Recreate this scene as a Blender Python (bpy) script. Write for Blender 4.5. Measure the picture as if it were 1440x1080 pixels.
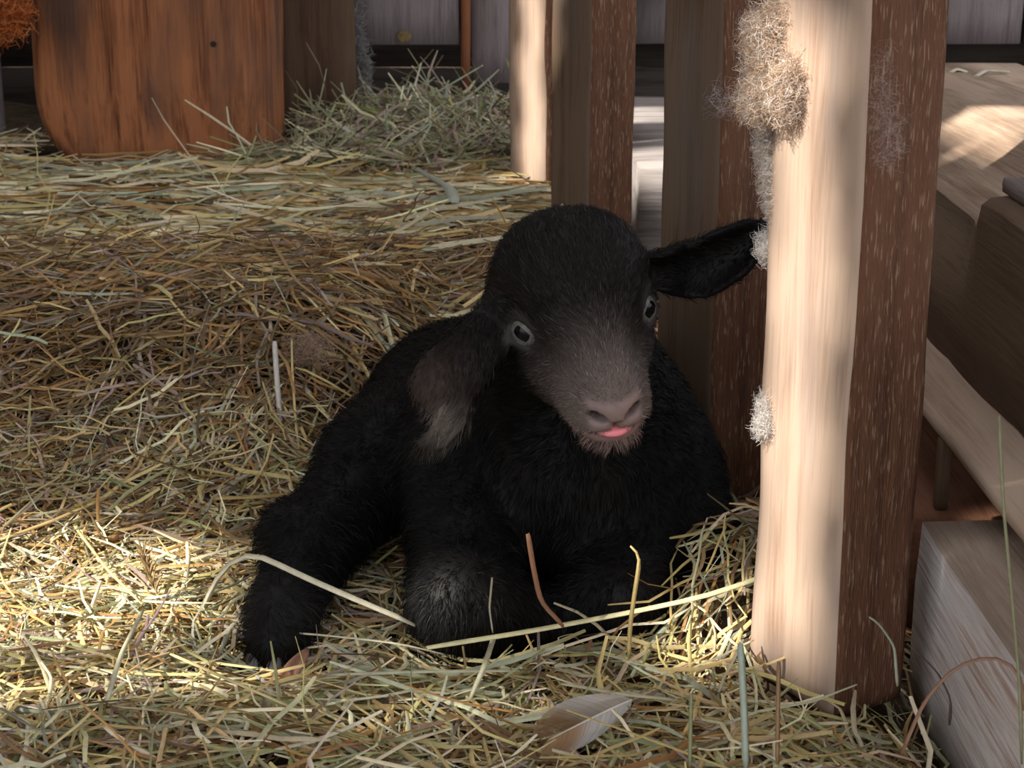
import bpy, math, random
import numpy as np
from mathutils import Vector, Matrix, noise as mnoise

for o in list(bpy.data.objects): bpy.data.objects.remove(o, do_unlink=True)
scene = bpy.context.scene
COL = scene.collection
rng = np.random.default_rng(7)
random.seed(7)

# ------------------------------------------------------------------ camera
F_PX = 2400.0; PITCH = math.radians(16.0); CAM_H = 0.45
SP, CP = math.sin(PITCH), math.cos(PITCH)
cam_d = bpy.data.cameras.new('camera'); cam = bpy.data.objects.new('camera', cam_d); COL.objects.link(cam)
cam_d.sensor_width = 36.0; cam_d.lens = F_PX / 1440.0 * 36.0
cam_d.clip_start = 0.02; cam_d.clip_end = 100
cam.location = (0, 0, CAM_H); cam.rotation_euler = (math.pi / 2 - PITCH, 0, 0)
cam_d.dof.use_dof = True; cam_d.dof.focus_distance = 1.08; cam_d.dof.aperture_fstop = 30
scene.camera = cam

# ------------------------------------------------------------------ light
w = bpy.data.worlds.new('sky'); scene.world = w; w.use_nodes = True
nt = w.node_tree; nt.nodes.clear()
wo = nt.nodes.new('ShaderNodeOutputWorld'); wb = nt.nodes.new('ShaderNodeBackground')
wb.inputs[0].default_value = (0.93, 0.95, 1.0, 1); wb.inputs[1].default_value = 1.35
nt.links.new(wb.outputs[0], wo.inputs[0])
SUN_DIR = Vector((0.64, 0.36, -0.68)).normalized()       # the way the sunlight travels
sun_d = bpy.data.lights.new('sun', 'SUN'); sun = bpy.data.objects.new('sun', sun_d); COL.objects.link(sun)
sun_d.energy = 8.0; sun_d.angle = math.radians(.7); sun_d.color = (1.0, 0.94, 0.85)
sun.location = (-3, -2.5, 5); sun.rotation_euler = SUN_DIR.to_track_quat('-Z', 'Y').to_euler()
vs = scene.view_settings
vs.view_transform = 'Standard'; vs.look = 'None'; vs.gamma = 1.0; vs.use_curve_mapping = False
vs.exposure = 0.35

# ------------------------------------------------------------------ helpers
def P(px, py, depth):
    u = (px - 720) / F_PX * depth; v = (py - 540) / F_PX * depth
    return Vector((u, depth * CP - v * SP, CAM_H - depth * SP - v * CP))

def cam_vec(r, d, t):      # right, down, toward the camera -> world
    return Vector((r, -d * SP - t * CP, -d * CP + t * SP))

def tag(o, label=None, cat=None, group=None, kind=None):
    if label: o['label'] = label
    if cat: o['category'] = cat
    if group: o['group'] = group
    if kind: o['kind'] = kind
    return o

def empty(name, loc=(0, 0, 0)):
    o = bpy.data.objects.new(name, None); COL.objects.link(o); o.location = loc
    o.empty_display_size = 0.05
    return o

def link(name, me, mat=None, parent=None):
    o = bpy.data.objects.new(name, me); COL.objects.link(o)
    if mat is not None:
        for m in (mat if isinstance(mat, (list, tuple)) else [mat]): me.materials.append(m)
    if parent is not None:
        o.parent = parent
        o.matrix_parent_inverse = Matrix.Translation(-Vector(parent.location))
    return o

def mesh_np(name, verts, faces, smooth=True, cols=None):
    """verts (n,3), faces (m,k) with k = 3 or 4"""
    verts = np.asarray(verts, np.float32); faces = np.asarray(faces, np.int32)
    me = bpy.data.meshes.new(name)
    k = faces.shape[1]
    me.vertices.add(len(verts)); me.vertices.foreach_set('co', verts.ravel())
    me.loops.add(faces.size); me.loops.foreach_set('vertex_index', faces.ravel())
    me.polygons.add(len(faces)); me.polygons.foreach_set('loop_start', np.arange(0, faces.size, k, dtype=np.int32))
    me.update(calc_edges=True)
    if smooth: me.polygons.foreach_set('use_smooth', np.ones(len(faces), bool))
    if cols is not None:
        a = me.color_attributes.new('Col', 'FLOAT_COLOR', 'POINT')
        c = np.ones((len(verts), 4), np.float32); c[:, :3] = cols
        a.data.foreach_set('color', c.ravel())
    me.validate()
    return me

def vnoise(p, seed=0):
    """cheap smooth value noise, p (n,d<=3) -> [-1,1]"""
    p = np.asarray(p, np.float64); n, d = p.shape
    i = np.floor(p).astype(np.int64); f = p - i; f = f * f * (3 - 2 * f)
    out = np.zeros(n)
    for c in range(2 ** d):
        wgt = np.ones(n); h = np.full(n, seed * 374761393 + 1013, np.int64)
        for a in range(d):
            b = (c >> a) & 1
            wgt *= f[:, a] if b else 1 - f[:, a]
            h = (h * 668265263 + (i[:, a] + b) * (2246822519 + 40503 * a)) & 0xFFFFFFFF
            h ^= h >> 15
        h = (h * 2654435761) & 0xFFFFFFFF; h ^= h >> 13
        out += wgt * ((h & 0xFFFF) / 32767.5 - 1)
    return out

def box_mesh(name, sx, sy, sz, nx=1, ny=1, nz=1, bevel=0.003, amp=0.0, freq=30, seed=0, mats=None):
    """subdivided box, centred in x,y, from z 0 to sz, uneven by amp; rounded edges"""
    vid = {}; V = []; Fc = []; Mi = []
    def vert(i, j, k):
        if (i, j, k) not in vid:
            vid[(i, j, k)] = len(V); V.append((i / nx, j / ny, k / nz))
        return vid[(i, j, k)]
    for j in range(ny):
        for k in range(nz):
            Fc.append((vert(0, j, k), vert(0, j, k + 1), vert(0, j + 1, k + 1), vert(0, j + 1, k))); Mi.append(0)
            Fc.append((vert(nx, j, k), vert(nx, j + 1, k), vert(nx, j + 1, k + 1), vert(nx, j, k + 1))); Mi.append(1)
    for i in range(nx):
        for k in range(nz):
            Fc.append((vert(i, 0, k), vert(i + 1, 0, k), vert(i + 1, 0, k + 1), vert(i, 0, k + 1))); Mi.append(2)
            Fc.append((vert(i, ny, k), vert(i, ny, k + 1), vert(i + 1, ny, k + 1), vert(i + 1, ny, k))); Mi.append(3)
    for i in range(nx):
        for j in range(ny):
            Fc.append((vert(i, j, 0), vert(i, j + 1, 0), vert(i + 1, j + 1, 0), vert(i + 1, j, 0))); Mi.append(4)
            Fc.append((vert(i, j, nz), vert(i + 1, j, nz), vert(i + 1, j + 1, nz), vert(i, j + 1, nz))); Mi.append(5)
    V = np.array(V); Q = (V - [.5, .5, 0]) * [sx, sy, sz]
    # rounding: pull the outermost vertices in along the edges
    if bevel > 0:
        half = np.array([sx / 2, sy / 2, sz / 2]); c = np.array([0, 0, sz / 2])
        q = Q - c; inner = half - bevel
        cl = np.clip(q, -inner, inner); dlt = q - cl
        ln = np.linalg.norm(dlt, axis=1, keepdims=True); ln[ln == 0] = 1
        Q = c + cl + dlt / ln * np.minimum(ln, bevel)
    if amp:
        for a in range(3):
            Q[:, a] += amp * vnoise(Q * [freq, freq, freq * .35] + 17.3 * a, seed + a)
    me = mesh_np(name, Q, Fc, smooth=False)
    if mats is not None:
        me.polygons.foreach_set('material_index', np.array([mats[m] for m in Mi], np.int32))
    return me

def edged_box(name, sx, sy, sz, seg=0.04, **kw):
    """box with dense vertices close to its edges so that the rounding reads"""
    n = lambda s: max(2, min(40, int(round(s / seg))))
    return box_mesh(name, sx, sy, sz, n(sx), n(sy), n(sz), **kw)

# ------------------------------------------------------------------ materials
def new_mat(name):
    m = bpy.data.materials.new(name); m.use_nodes = True
    n = m.node_tree; b = n.nodes['Principled BSDF']
    return m, n, b

def wood(name, dark, light, axis='Z', ring=9.0, grain=160, rough=.75, bump=.35, fleck=None, streak=None, spec=.25):
    m, n, b = new_mat(name)
    N = n.nodes.new; L = n.links.new
    tc = N('ShaderNodeTexCoord'); mp = N('ShaderNodeMapping')
    grain *= 4
    s = {'X': (.04, 1, 1), 'Y': (1, .04, 1), 'Z': (1, 1, .04)}[axis]
    mp.inputs['Scale'].default_value = s; L(tc.outputs['Object'], mp.inputs[0])
    n1 = N('ShaderNodeTexNoise'); n1.inputs['Scale'].default_value = ring; n1.inputs['Detail'].default_value = 4; n1.inputs['Distortion'].default_value = .3
    L(mp.outputs[0], n1.inputs[0])
    mul = N('ShaderNodeMath'); mul.operation = 'MULTIPLY'; mul.inputs[1].default_value = 14; L(n1.outputs[0], mul.inputs[0])
    fr = N('ShaderNodeMath'); fr.operation = 'PINGPONG'; fr.inputs[1].default_value = 1; L(mul.outputs[0], fr.inputs[0])
    n2 = N('ShaderNodeTexNoise'); n2.inputs['Scale'].default_value = grain; n2.inputs['Detail'].default_value = 5; n2.inputs['Roughness'].default_value = .65
    L(mp.outputs[0], n2.inputs[0])
    n3 = N('ShaderNodeTexNoise'); n3.inputs['Scale'].default_value = 7; n3.inputs['Detail'].default_value = 3
    L(tc.outputs['Object'], n3.inputs[0])
    mx = N('ShaderNodeMath'); mx.operation = 'MULTIPLY_ADD'; L(fr.outputs[0], mx.inputs[0]); mx.inputs[1].default_value = .3; L(n2.outputs[0], mx.inputs[2])
    mx2 = N('ShaderNodeMath'); mx2.operation = 'MULTIPLY_ADD'; L(n3.outputs[0], mx2.inputs[0]); mx2.inputs[1].default_value = .55; L(mx.outputs[0], mx2.inputs[2])
    rp = N('ShaderNodeValToRGB'); rp.color_ramp.elements[0].position = .62; rp.color_ramp.elements[1].position = 1.12 if False else 1.0
    rp.color_ramp.elements[0].color = (*dark, 1); rp.color_ramp.elements[1].color = (*light, 1)
    L(mx2.outputs[0], rp.inputs[0])
    col = rp.outputs[0]
    hgt = mx.outputs[0]
    if fleck:            # short pale fibres of rough sawn timber
        mp2 = N('ShaderNodeMapping'); q = {'X': (.12, 1, 1), 'Y': (1, .12, 1), 'Z': (1, 1, .12)}[axis]; mp2.inputs['Scale'].default_value = q
        L(tc.outputs['Object'], mp2.inputs[0])
        n4 = N('ShaderNodeTexNoise'); n4.inputs['Scale'].default_value = 650; n4.inputs['Detail'].default_value = 3; L(mp2.outputs[0], n4.inputs[0])
        r4 = N('ShaderNodeValToRGB'); r4.color_ramp.elements[0].position = .57; r4.color_ramp.elements[1].position = .66
        L(n4.outputs[0], r4.inputs[0])
        mc = N('ShaderNodeMix'); mc.data_type = 'RGBA'; L(r4.outputs[0], mc.inputs[0]); L(col, mc.inputs[6]); mc.inputs[7].default_value = (*fleck, 1)
        col = mc.outputs[2]
        ah = N('ShaderNodeMath'); ah.operation = 'MULTIPLY_ADD'; L(n4.outputs[0], ah.inputs[0]); ah.inputs[1].default_value = 2.0; L(hgt, ah.inputs[2]); hgt = ah.outputs[0]
    if streak:           # weathered or grimy patches
        mp3 = N('ShaderNodeMapping'); mp3.inputs['Scale'].default_value = {'X': (.25, 1, 1), 'Y': (1, .25, 1), 'Z': (1, 1, .25)}[axis]; L(tc.outputs['Object'], mp3.inputs[0])
        n5 = N('ShaderNodeTexNoise'); n5.inputs['Scale'].default_value = streak[1]; n5.inputs['Detail'].default_value = 6; L(mp3.outputs[0], n5.inputs[0])
        r5 = N('ShaderNodeValToRGB'); r5.color_ramp.elements[0].position = .48; r5.color_ramp.elements[1].position = .66; L(n5.outputs[0], r5.inputs[0])
        mc = N('ShaderNodeMix'); mc.data_type = 'RGBA'; L(r5.outputs[0], mc.inputs[0]); L(col, mc.inputs[6]); mc.inputs[7].default_value = (*streak[0], 1)
        col = mc.outputs[2]
    L(col, b.inputs['Base Color'])
    b.inputs['Roughness'].default_value = rough; b.inputs['Specular IOR Level'].default_value = spec
    bp = N('ShaderNodeBump'); bp.inputs['Strength'].default_value = bump; bp.inputs['Distance'].default_value = .0025
    L(hgt, bp.inputs['Height']); L(bp.outputs[0], b.inputs['Normal'])
    return m

def attr_mat(name, rough=.6, spec=.3, gain=1.0, translucent=0.0, noise=0.0):
    m, n, b = new_mat(name)
    a = n.nodes.new('ShaderNodeAttribute'); a.attribute_name = 'Col'
    src = a.outputs['Color']
    if noise:
        tc = n.nodes.new('ShaderNodeTexCoord'); nz = n.nodes.new('ShaderNodeTexNoise'); nz.inputs['Scale'].default_value = 220; nz.inputs['Detail'].default_value = 3
        n.links.new(tc.outputs['Object'], nz.inputs[0])
        mr = n.nodes.new('ShaderNodeMapRange'); mr.inputs['To Min'].default_value = 1 - noise; mr.inputs['To Max'].default_value = 1 + noise
        n.links.new(nz.outputs[0], mr.inputs[0])
        vm = n.nodes.new('ShaderNodeVectorMath'); vm.operation = 'SCALE'; n.links.new(src, vm.inputs[0]); n.links.new(mr.outputs[0], vm.inputs['Scale'])
        src = vm.outputs[0]
    n.links.new(src, b.inputs['Base Color'])
    b.inputs['Roughness'].default_value = rough; b.inputs['Specular IOR Level'].default_value = spec
    if translucent:
        out = n.nodes['Material Output']; tr = n.nodes.new('ShaderNodeBsdfTranslucent'); n.links.new(src, tr.inputs[0])
        mx = n.nodes.new('ShaderNodeMixShader'); mx.inputs[0].default_value = translucent
        n.links.new(b.outputs[0], mx.inputs[1]); n.links.new(tr.outputs[0], mx.inputs[2]); n.links.new(mx.outputs[0], out.inputs[0])
    return m

def plain(name, col, rough=.6, spec=.3, var=.25, scale=40, bump=0.0):
    m, n, b = new_mat(name)
    tc = n.nodes.new('ShaderNodeTexCoord'); nz = n.nodes.new('ShaderNodeTexNoise'); nz.inputs['Scale'].default_value = scale; nz.inputs['Detail'].default_value = 5
    n.links.new(tc.outputs['Object'], nz.inputs[0])
    rp = n.nodes.new('ShaderNodeValToRGB'); rp.color_ramp.elements[0].position = .3; rp.color_ramp.elements[1].position = .7
    rp.color_ramp.elements[0].color = (*[c * (1 - var) for c in col], 1); rp.color_ramp.elements[1].color = (*[min(1, c * (1 + var)) for c in col], 1)
    n.links.new(nz.outputs[0], rp.inputs[0]); n.links.new(rp.outputs[0], b.inputs['Base Color'])
    b.inputs['Roughness'].default_value = rough; b.inputs['Specular IOR Level'].default_value = spec
    if bump:
        bp = n.nodes.new('ShaderNodeBump'); bp.inputs['Strength'].default_value = bump; bp.inputs['Distance'].default_value = .01
        n.links.new(nz.outputs[0], bp.inputs['Height']); n.links.new(bp.outputs[0], b.inputs['Normal'])
    return m

M = {}
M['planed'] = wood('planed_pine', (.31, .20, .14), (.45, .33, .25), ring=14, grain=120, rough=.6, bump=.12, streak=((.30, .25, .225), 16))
M['planed_shade'] = wood('planed_pine_shaded', (.075, .048, .030), (.15, .10, .066), ring=14, grain=120, rough=.7, bump=.15, streak=((.14, .115, .10), 12))  # darker copy of the planed pine, shade put into the colour
M['sawn'] = wood('rough_sawn_pine', (.066, .028, .014), (.145, .064, .034), ring=16, grain=200, rough=.85, bump=.8, fleck=(.27, .165, .105))
M['post'] = wood('old_red_beam', (.10, .032, .013), (.40, .155, .065), ring=11, grain=60, rough=.8, bump=1.0, streak=((.13, .070, .048), 14))
M['brown_plank'] = wood('brown_plank', (.075, .042, .025), (.14, .085, .052), ring=9, grain=90, rough=.85, bump=.4, streak=((.06, .035, .022), 10))
M['grey_board'] = wood('grey_board', (.12, .095, .095), (.27, .225, .225), ring=9, grain=80, rough=.85, bump=.4)
M['red_strip'] = wood('red_strip', (.13, .045, .02), (.24, .09, .04), ring=12, grain=90, rough=.8, bump=.3)
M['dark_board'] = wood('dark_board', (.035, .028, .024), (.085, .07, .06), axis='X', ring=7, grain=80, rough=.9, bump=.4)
M['beam_shade_side'] = wood('barn_beam_shaded_side', (.075, .048, .030), (.17, .115, .075), axis='Y', ring=9, grain=60, rough=.9, bump=.7, streak=((.06, .04, .027), 9))  # side darkened so the wood colour carries the slats' shade
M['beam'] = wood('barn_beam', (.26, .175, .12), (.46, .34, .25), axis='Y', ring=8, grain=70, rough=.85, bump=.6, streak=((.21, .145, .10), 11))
M['beam_grey'] = wood('grey_weathered_plank', (.16, .14, .135), (.36, .32, .30), axis='X', ring=8, grain=70, rough=.9, bump=.7)
M['sill'] = wood('whitewashed_sill', (.48, .31, .24), (.86, .79, .75), axis='Y', ring=45, grain=110, rough=.85, bump=.8, streak=((.76, .71, .68), 30))
M['sill_top'] = wood('sill_top', (.30, .22, .16), (.46, .36, .28), axis='Y', ring=12, grain=120, rough=.9, bump=.4)
M['pale_board'] = wood('pale_board', (.42, .29, .20), (.60, .45, .34), axis='Y', ring=9, grain=80, rough=.8, bump=.3)
M['red_timber'] = wood('red_timber', (.15, .06, .032), (.26, .12, .07), axis='Y', ring=9, grain=80, rough=.9, bump=.5)
M['roof'] = wood('roof_board', (.16, .11, .075), (.28, .20, .14), axis='Y', ring=8, grain=60, rough=.9, bump=.3)
M['soil'] = plain('bedding_soil', (.085, .056, .034), rough=.95, var=.5, scale=60, bump=.5)
M['hay'] = attr_mat('hay_blades', rough=.5, spec=.35, translucent=.15, noise=.25)
M['fur'] = attr_mat('kid_fur', rough=.5, spec=.10)
M['skin'] = attr_mat('kid_skin', rough=.6, spec=.2, noise=.2)
M['wool'] = attr_mat('wool_fibre', rough=.8, spec=.1, translucent=.3)
M['quill'] = plain('quill', (.75, .70, .62), rough=.4, var=.1)

# ------------------------------------------------------------------ ground shape
def sstep(a, b, x):
    t = np.clip((x - a) / (b - a), 0, 1); return t * t * (3 - 2 * t)

def ground(x, y):
    x = np.asarray(x, float); y = np.asarray(y, float)
    shp = np.broadcast(x, y).shape
    x = np.broadcast_to(x, shp).ravel(); y = np.broadcast_to(y, shp).ravel()
    edge = .17 * sstep(-.20, -.04, x)
    z = .105 * sstep(1.24 + edge, 1.47 + edge, y) * (1 - sstep(.05, .16, x))
    z = z + .070 * np.exp(-((x - .150) / .075) ** 2 - ((y - 1.03) / .055) ** 2)           # heap against the near slat
    z = z + .022 * np.exp(-((x + .10) / .25) ** 2 - ((y - 2.60) / .25) ** 2)               # heap in the far corner
    z = z + .012 * np.exp(-((x + .28) / .14) ** 2 - ((y - .93) / .10) ** 2)
    z = z - .020 * np.exp(-((x - .02) / .16) ** 2 - ((y - 1.17) / .14) ** 2)             # hollow under the kid
    z = z - .018 * np.exp(-((x + .150) / .045) ** 2 - ((y - .965) / .05) ** 2) - .010 * np.exp(-((x + .03) / .05) ** 2 - ((y - .97) / .04) ** 2)
    z = z - .020 * (1 - sstep(1.15, 1.35, y))
    z = z - .025 * sstep(.19, .25, x) * (1 - sstep(1.5, 1.9, y))
    z = z + .010 * vnoise(np.stack([x * 7, y * 7], 1), 3) + .005 * vnoise(np.stack([x * 19, y * 19], 1), 5)
    return z.reshape(shp)

def gp(px, py, lift=0.0):
    """the point where the ray of a pixel meets the ground raised by lift"""
    d0 = P(px, py, 1.0) - Vector((0, 0, CAM_H)); t = .55
    last = t
    while t < 4:
        q = Vector((0, 0, CAM_H)) + d0 * t
        if q.z <= float(ground(q.x, q.y)) + lift: break
        last = t; t += .01
    lo, hi = last, t
    for _ in range(12):
        m = (lo + hi) / 2; q = Vector((0, 0, CAM_H)) + d0 * m
        if q.z <= float(ground(q.x, q.y)) + lift: hi = m
        else: lo = m
    return Vector((0, 0, CAM_H)) + d0 * hi

gx = np.linspace(-1.6, 1.6, 161); gy = np.linspace(.35, 3.35, 151)
GX, GY = np.meshgrid(gx, gy, indexing='ij'); GZ = ground(GX, GY) - .012
nx, ny = GX.shape
idx = np.arange(nx * ny).reshape(nx, ny)
fq = np.stack([idx[:-1, :-1], idx[1:, :-1], idx[1:, 1:], idx[:-1, 1:]], -1).reshape(-1, 4)
fl = link('floor', mesh_np('floor', np.stack([GX, GY, GZ], -1).reshape(-1, 3), fq), M['soil'])
tag(fl, 'dark trodden earth floor under the hay', 'floor', kind='structure')
yard = link('floor', mesh_np('yard_ground', [(-30, -30, -.14), (30, -30, -.14), (30, 30, -.14), (-30, 30, -.14)], [(0, 1, 2, 3)]), M['soil'])
tag(yard, 'bare earth ground around the barn', 'floor', kind='structure')

# ------------------------------------------------------------------ slat fence
SLAT_ROT = 30.0
def slat_frame(px, py, depth, rot=SLAT_ROT):
    c = P(px, py, depth); a = math.radians(rot)
    return c, Vector((-math.sin(a), math.cos(a), 0)), Vector((math.cos(a), math.sin(a), 0))

SLATS = [  # corner pixel, depth, left face width, right face width, height, label, left material, rotation
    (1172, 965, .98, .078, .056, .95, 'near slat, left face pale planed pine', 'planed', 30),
    (994, 735, 1.30, .073, .058, .95, 'second slat, grey planed left face in shade', 'planed_shade', 30),
    (828, 250, 1.75, .076, .056, .95, 'third slat with sun at its top', 'planed_shade', 30),
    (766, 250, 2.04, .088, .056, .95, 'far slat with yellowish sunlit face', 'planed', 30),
]
fence = empty('slat_fence', (.15, 1.5, 0))
tag(fence, 'upright rough-sawn slat fence standing in the hay behind and beside the black kid', 'fence')
slat_boxes = []
for i, (px, py, dep, Lw, Rw, H, lab, mt, rot) in enumerate(SLATS):
    c, lv, rv = slat_frame(px, py, dep, rot)
    zb = {0: -.010, 1: -.012}.get(i, float(ground(c.x, c.y)) - .012)
    me = box_mesh('slat', Rw, Lw, H, 10, 12, 120, bevel=.004, amp=.0016, freq=45, seed=10 + i, mats=[0, 1, 1, 0, 0, 0])
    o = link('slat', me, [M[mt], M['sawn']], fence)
    # local +x = rv, local +y = lv; front corner is local (-R/2,-L/2)
    ctr = Vector((c.x, c.y, zb)) + rv * Rw / 2 + lv * Lw / 2
    o.matrix_world = Matrix.Identity(4)
    o.matrix_parent_inverse = Matrix.Translation(-Vector(fence.location))
    o.location = ctr; o.rotation_euler = (0, 0, math.radians(rot))
    o['label'] = lab
    slat_boxes.append((np.array([ctr.x, ctr.y]), np.array([rv.x, rv.y]), np.array([lv.x, lv.y]), Rw / 2, Lw / 2))
a, b_ = P(1172, 965, .98), P(766, 250, 2.04)
rail_dir = Vector((b_.x - a.x, b_.y - a.y, 0)); rl = rail_dir.length + .3
rail = link('rail', edged_box('rail', .035, rl, .09, amp=.001, seed=3), M['sawn'], fence)
rail.location = Vector((a.x, a.y, .80)) + rail_dir * .5 + Vector((.085, .03, 0)); rail.rotation_euler = (0, 0, -math.atan2(rail_dir.x, rail_dir.y))

# ------------------------------------------------------------------ right-hand timbers
def placed(name, me, mat, loc, rot=(0, 0, 0), parent=None):
    o = link(name, me, mat, parent); o.location = loc; o.rotation_euler = rot; return o

sill = placed('sill_beam', edged_box('sill_beam', .20, .555, .125, bevel=.004, amp=.0012, freq=40, seed=21, mats=[0, 0, 0, 0, 0, 1]), [M['sill'], M['sill_top']], (.351, .7125, -.045))
tag(sill, 'low whitewashed sill beam with a dusty top, in front of the near slat', 'beam')

# big chewed beam: profile in x-z with a worn, rounded left shoulder towards its far part
def worn_beam():
    ny_, y0, y1 = 60, .62, 2.14
    prof = [(.0, .0), (.0, .05), (.0, .10), (.0, .115), (.002, .126), (.008, .131), (.03, .133), (.06, .133), (.12, .133), (.20, .133), (.30, .133), (.30, .0)]
    V, Fq = [], []
    for j in range(ny_ + 1):
        y = y0 + (y1 - y0) * j / ny_
        wear = float(sstep(1.17, 1.28, y) * (1 - sstep(1.9, 2.2, y)))
        for k, (x, z) in enumerate(prof):
            dx = wear * .035 * max(0, (z - .05) / .08) if x < .1 else 0
            dz = -wear * .045 * max(0, 1 - x / .09) if z > .11 and x < .1 else 0
            nzv = .0016 * vnoise(np.array([[x * 40, y * 22, z * 40]]), 4)[0]
            V.append((x + dx + nzv, y, z + dz + nzv))
    K = len(prof)
    for j in range(ny_):
        for k in range(K):
            a0 = j * K + k; b0 = j * K + (k + 1) % K
            Fq.append((a0, a0 + K, b0 + K, b0))
    me = mesh_np('worn_beam', V, Fq, smooth=True)
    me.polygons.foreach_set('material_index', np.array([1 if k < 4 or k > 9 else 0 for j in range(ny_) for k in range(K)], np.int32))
    import bmesh
    bm = bmesh.new(); bm.from_mesh(me); bmesh.ops.holes_fill(bm, edges=[e for e in bm.edges if e.is_boundary], sides=0); bmesh.ops.recalc_face_normals(bm, faces=bm.faces); bm.to_mesh(me); bm.free()
    return me
wb_o = placed('worn_beam', worn_beam(), [M['beam'], M['beam_shade_side']], (.325, 0, .117))
tag(wb_o, 'thick brown floor beam with a chewed rounded edge and sun on its top', 'beam')
for k in range(4):
    sb = link('support_block', edged_box('support_block', .10, .10, .215, seed=40 + k), M['dark_board'], wb_o)
    sb.matrix_parent_inverse = Matrix.Translation(-Vector((.325, 0, .117))); sb.location = (.55, .72 + .42 * k, -.0985)
ledge = placed('ledge_board', edged_box('ledge_board', .085, 1.60, .012, bevel=.003, amp=.0008, seed=31), M['pale_board'], (.325, 1.45, .1045))
tag(ledge, 'pale planed board lying flat below the chewed beam with a patch of sun', 'board')
rt = placed('red_timber', edged_box('red_timber', .15, 1.05, .10, bevel=.004, amp=.001, seed=33), M['red_timber'], (.333, 1.585, -.045))
tag(rt, 'reddish brown timber lying on the ground under the pale board', 'timber')
peg = placed('wooden_peg', box_mesh('wooden_peg',   .009, .009, .050, 3, 3, 8, bevel=.0015, amp=.0008, freq=60, seed=2), M['brown_plank'], (.287, 1.075, .055))
tag(peg, 'short split wooden peg standing beside the pale board', 'peg')

# things seen through the gaps and beyond the fence
deck = placed('low_timber', edged_box('low_timber', .13, .70, .155, bevel=.004, amp=.001, seed=51), M['beam_grey'], (.205, 2.23, .005))
tag(deck, 'low grey timber lying behind the fence, seen through the gap between slats', 'timber')
cross = placed('cross_board', edged_box('cross_board', .40, .03, .16, bevel=.003, amp=.001, seed=52), M['dark_board'], (.19, 2.86, .30))
tag(cross, 'dark board standing behind the fence above the low grey timber', 'board')
cross.rotation_euler = (0, math.radians(0), 0)
gp_ = placed('grey_shade_plank', edged_box('grey_shade_plank', .27, .56, .012, bevel=.003, amp=.0012, seed=55), wood('grey_shade_plank', (.15, .13, .125), (.34, .30, .285), axis='Y', ring=9, grain=70, rough=.9, bump=.7), (.475, .90, .250))  # plank added to stand for the shaded, weathered part of the beam top
tag(gp_, 'thin grey weathered plank added on the chewed beam where its top is shaded', 'plank')
fp = placed('far_plank', edged_box('far_plank', .9, .16, .05, bevel=.004, amp=.0015, seed=53), M['beam_grey'], (.80, 2.30, .10))
tag(fp, 'grey weathered plank across the far end of the chewed beam', 'plank')

# ------------------------------------------------------------------ back wall and posts
wall = empty('wall_back', (0, 2.9, 0)); tag(wall, 'back wall of dark and grey upright barn boards', 'wall', kind='structure')
def wall_board(x0, x1, z0, z1, y, mat, lab=None, seed=0, th=.025):
    o = link('board', edged_box('board', x1 - x0, th, z1 - z0, seg=.05, bevel=.003, amp=.0012, freq=20, seed=seed), mat, wall)
    o.location = ((x0 + x1) / 2, y, z0)
    if lab: o['label'] = lab
    return o
def X(px, depth): return (px - 720) / F_PX * depth
D = 2.72
wall_board(X(490, D), X(647, D), .222, 2.2, 2.74, M['grey_board'], 'grey board with a knot and a ragged lower end', 60)
wall_board(X(663, D), X(745, D), .16, 2.2, 2.76, M['grey_board'], None, 61)
wall_board(X(647, D) + .002, X(662, D), .15, 2.2, 2.735, M['red_strip'], 'narrow red-brown strip between grey boards', 62)
for k, x in enumerate(np.arange(.03, 1.75, .172)):
    wall_board(x, x + .165, .20 if k % 3 else .15, 2.2, 3.02 + .004 * (k % 2), M['grey_board'], None, 70 + k)
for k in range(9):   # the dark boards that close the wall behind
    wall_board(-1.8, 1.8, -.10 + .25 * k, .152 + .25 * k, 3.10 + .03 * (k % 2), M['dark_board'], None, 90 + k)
for k in range(9):
    x = -1.62 + .142 * k
    if x > X(30, 2.3) - .14 and x < .02: continue
    wall_board(x, x + .138, .05, 2.2, 2.60, M['grey_board'], None, 110 + k)
knot = link('knot', mesh_np('knot', [(0, -.001, 0)] + [(.011 * math.cos(t), 0, .009 * math.sin(t)) for t in np.linspace(0, 2 * math.pi, 17)[:-1]], [(0, 1 + (i + 1) % 16, 1 + i) for i in range(16)]), plain('knot', (.20, .13, .05), var=.6, scale=160), wall)
pk = P(571, 48, 2.725); knot.location = (pk.x, 2.7255, pk.z)

# big old post
def big_post():
    n, m = 44, 46; V = []; Fq = []
    W, T, H = .315, .24, 1.6
    for k in range(m + 1):
        z = H * (k / m) ** 1.35
        for i in range(n):
            t = 2 * math.pi * i / n
            e = .26
            cx = math.copysign(abs(math.cos(t)) ** e, math.cos(t)) * W / 2; cy = math.copysign(abs(math.sin(t)) ** e, math.sin(t)) * T / 2
            ero = .05 * max(0, 1 - z / .10) ** 2.2
            if cx < -.05: cx += ero * .65
            if cx < -.1: cx -= .006 * (z > .25)
            cy *= 1 - .10 * max(0, 1 - z / .10)
            q = np.array([[cx * 26, cy * 26, z * 4]])
            dsp = .0035 * vnoise(q, 6)[0] + .002 * vnoise(q * 2.7, 8)[0]
            r = math.hypot(cx, cy); V.append((cx * (1 + dsp / r), cy * (1 + dsp / r), z))
    for k in range(m):
        for i in range(n):
            a0 = k * n + i; b0 = k * n + (i + 1) % n; Fq.append((a0, b0, b0 + n, a0 + n))
    return mesh_np('old_post', V, Fq, smooth=True)
pb = P(212, 213, 2.27)
post = placed('old_post', big_post(), M['post'], (pb.x, pb.y + .12, pb.z - .02))
tag(post, 'massive worn reddish-brown wooden post rising from the hay', 'post')
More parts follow.
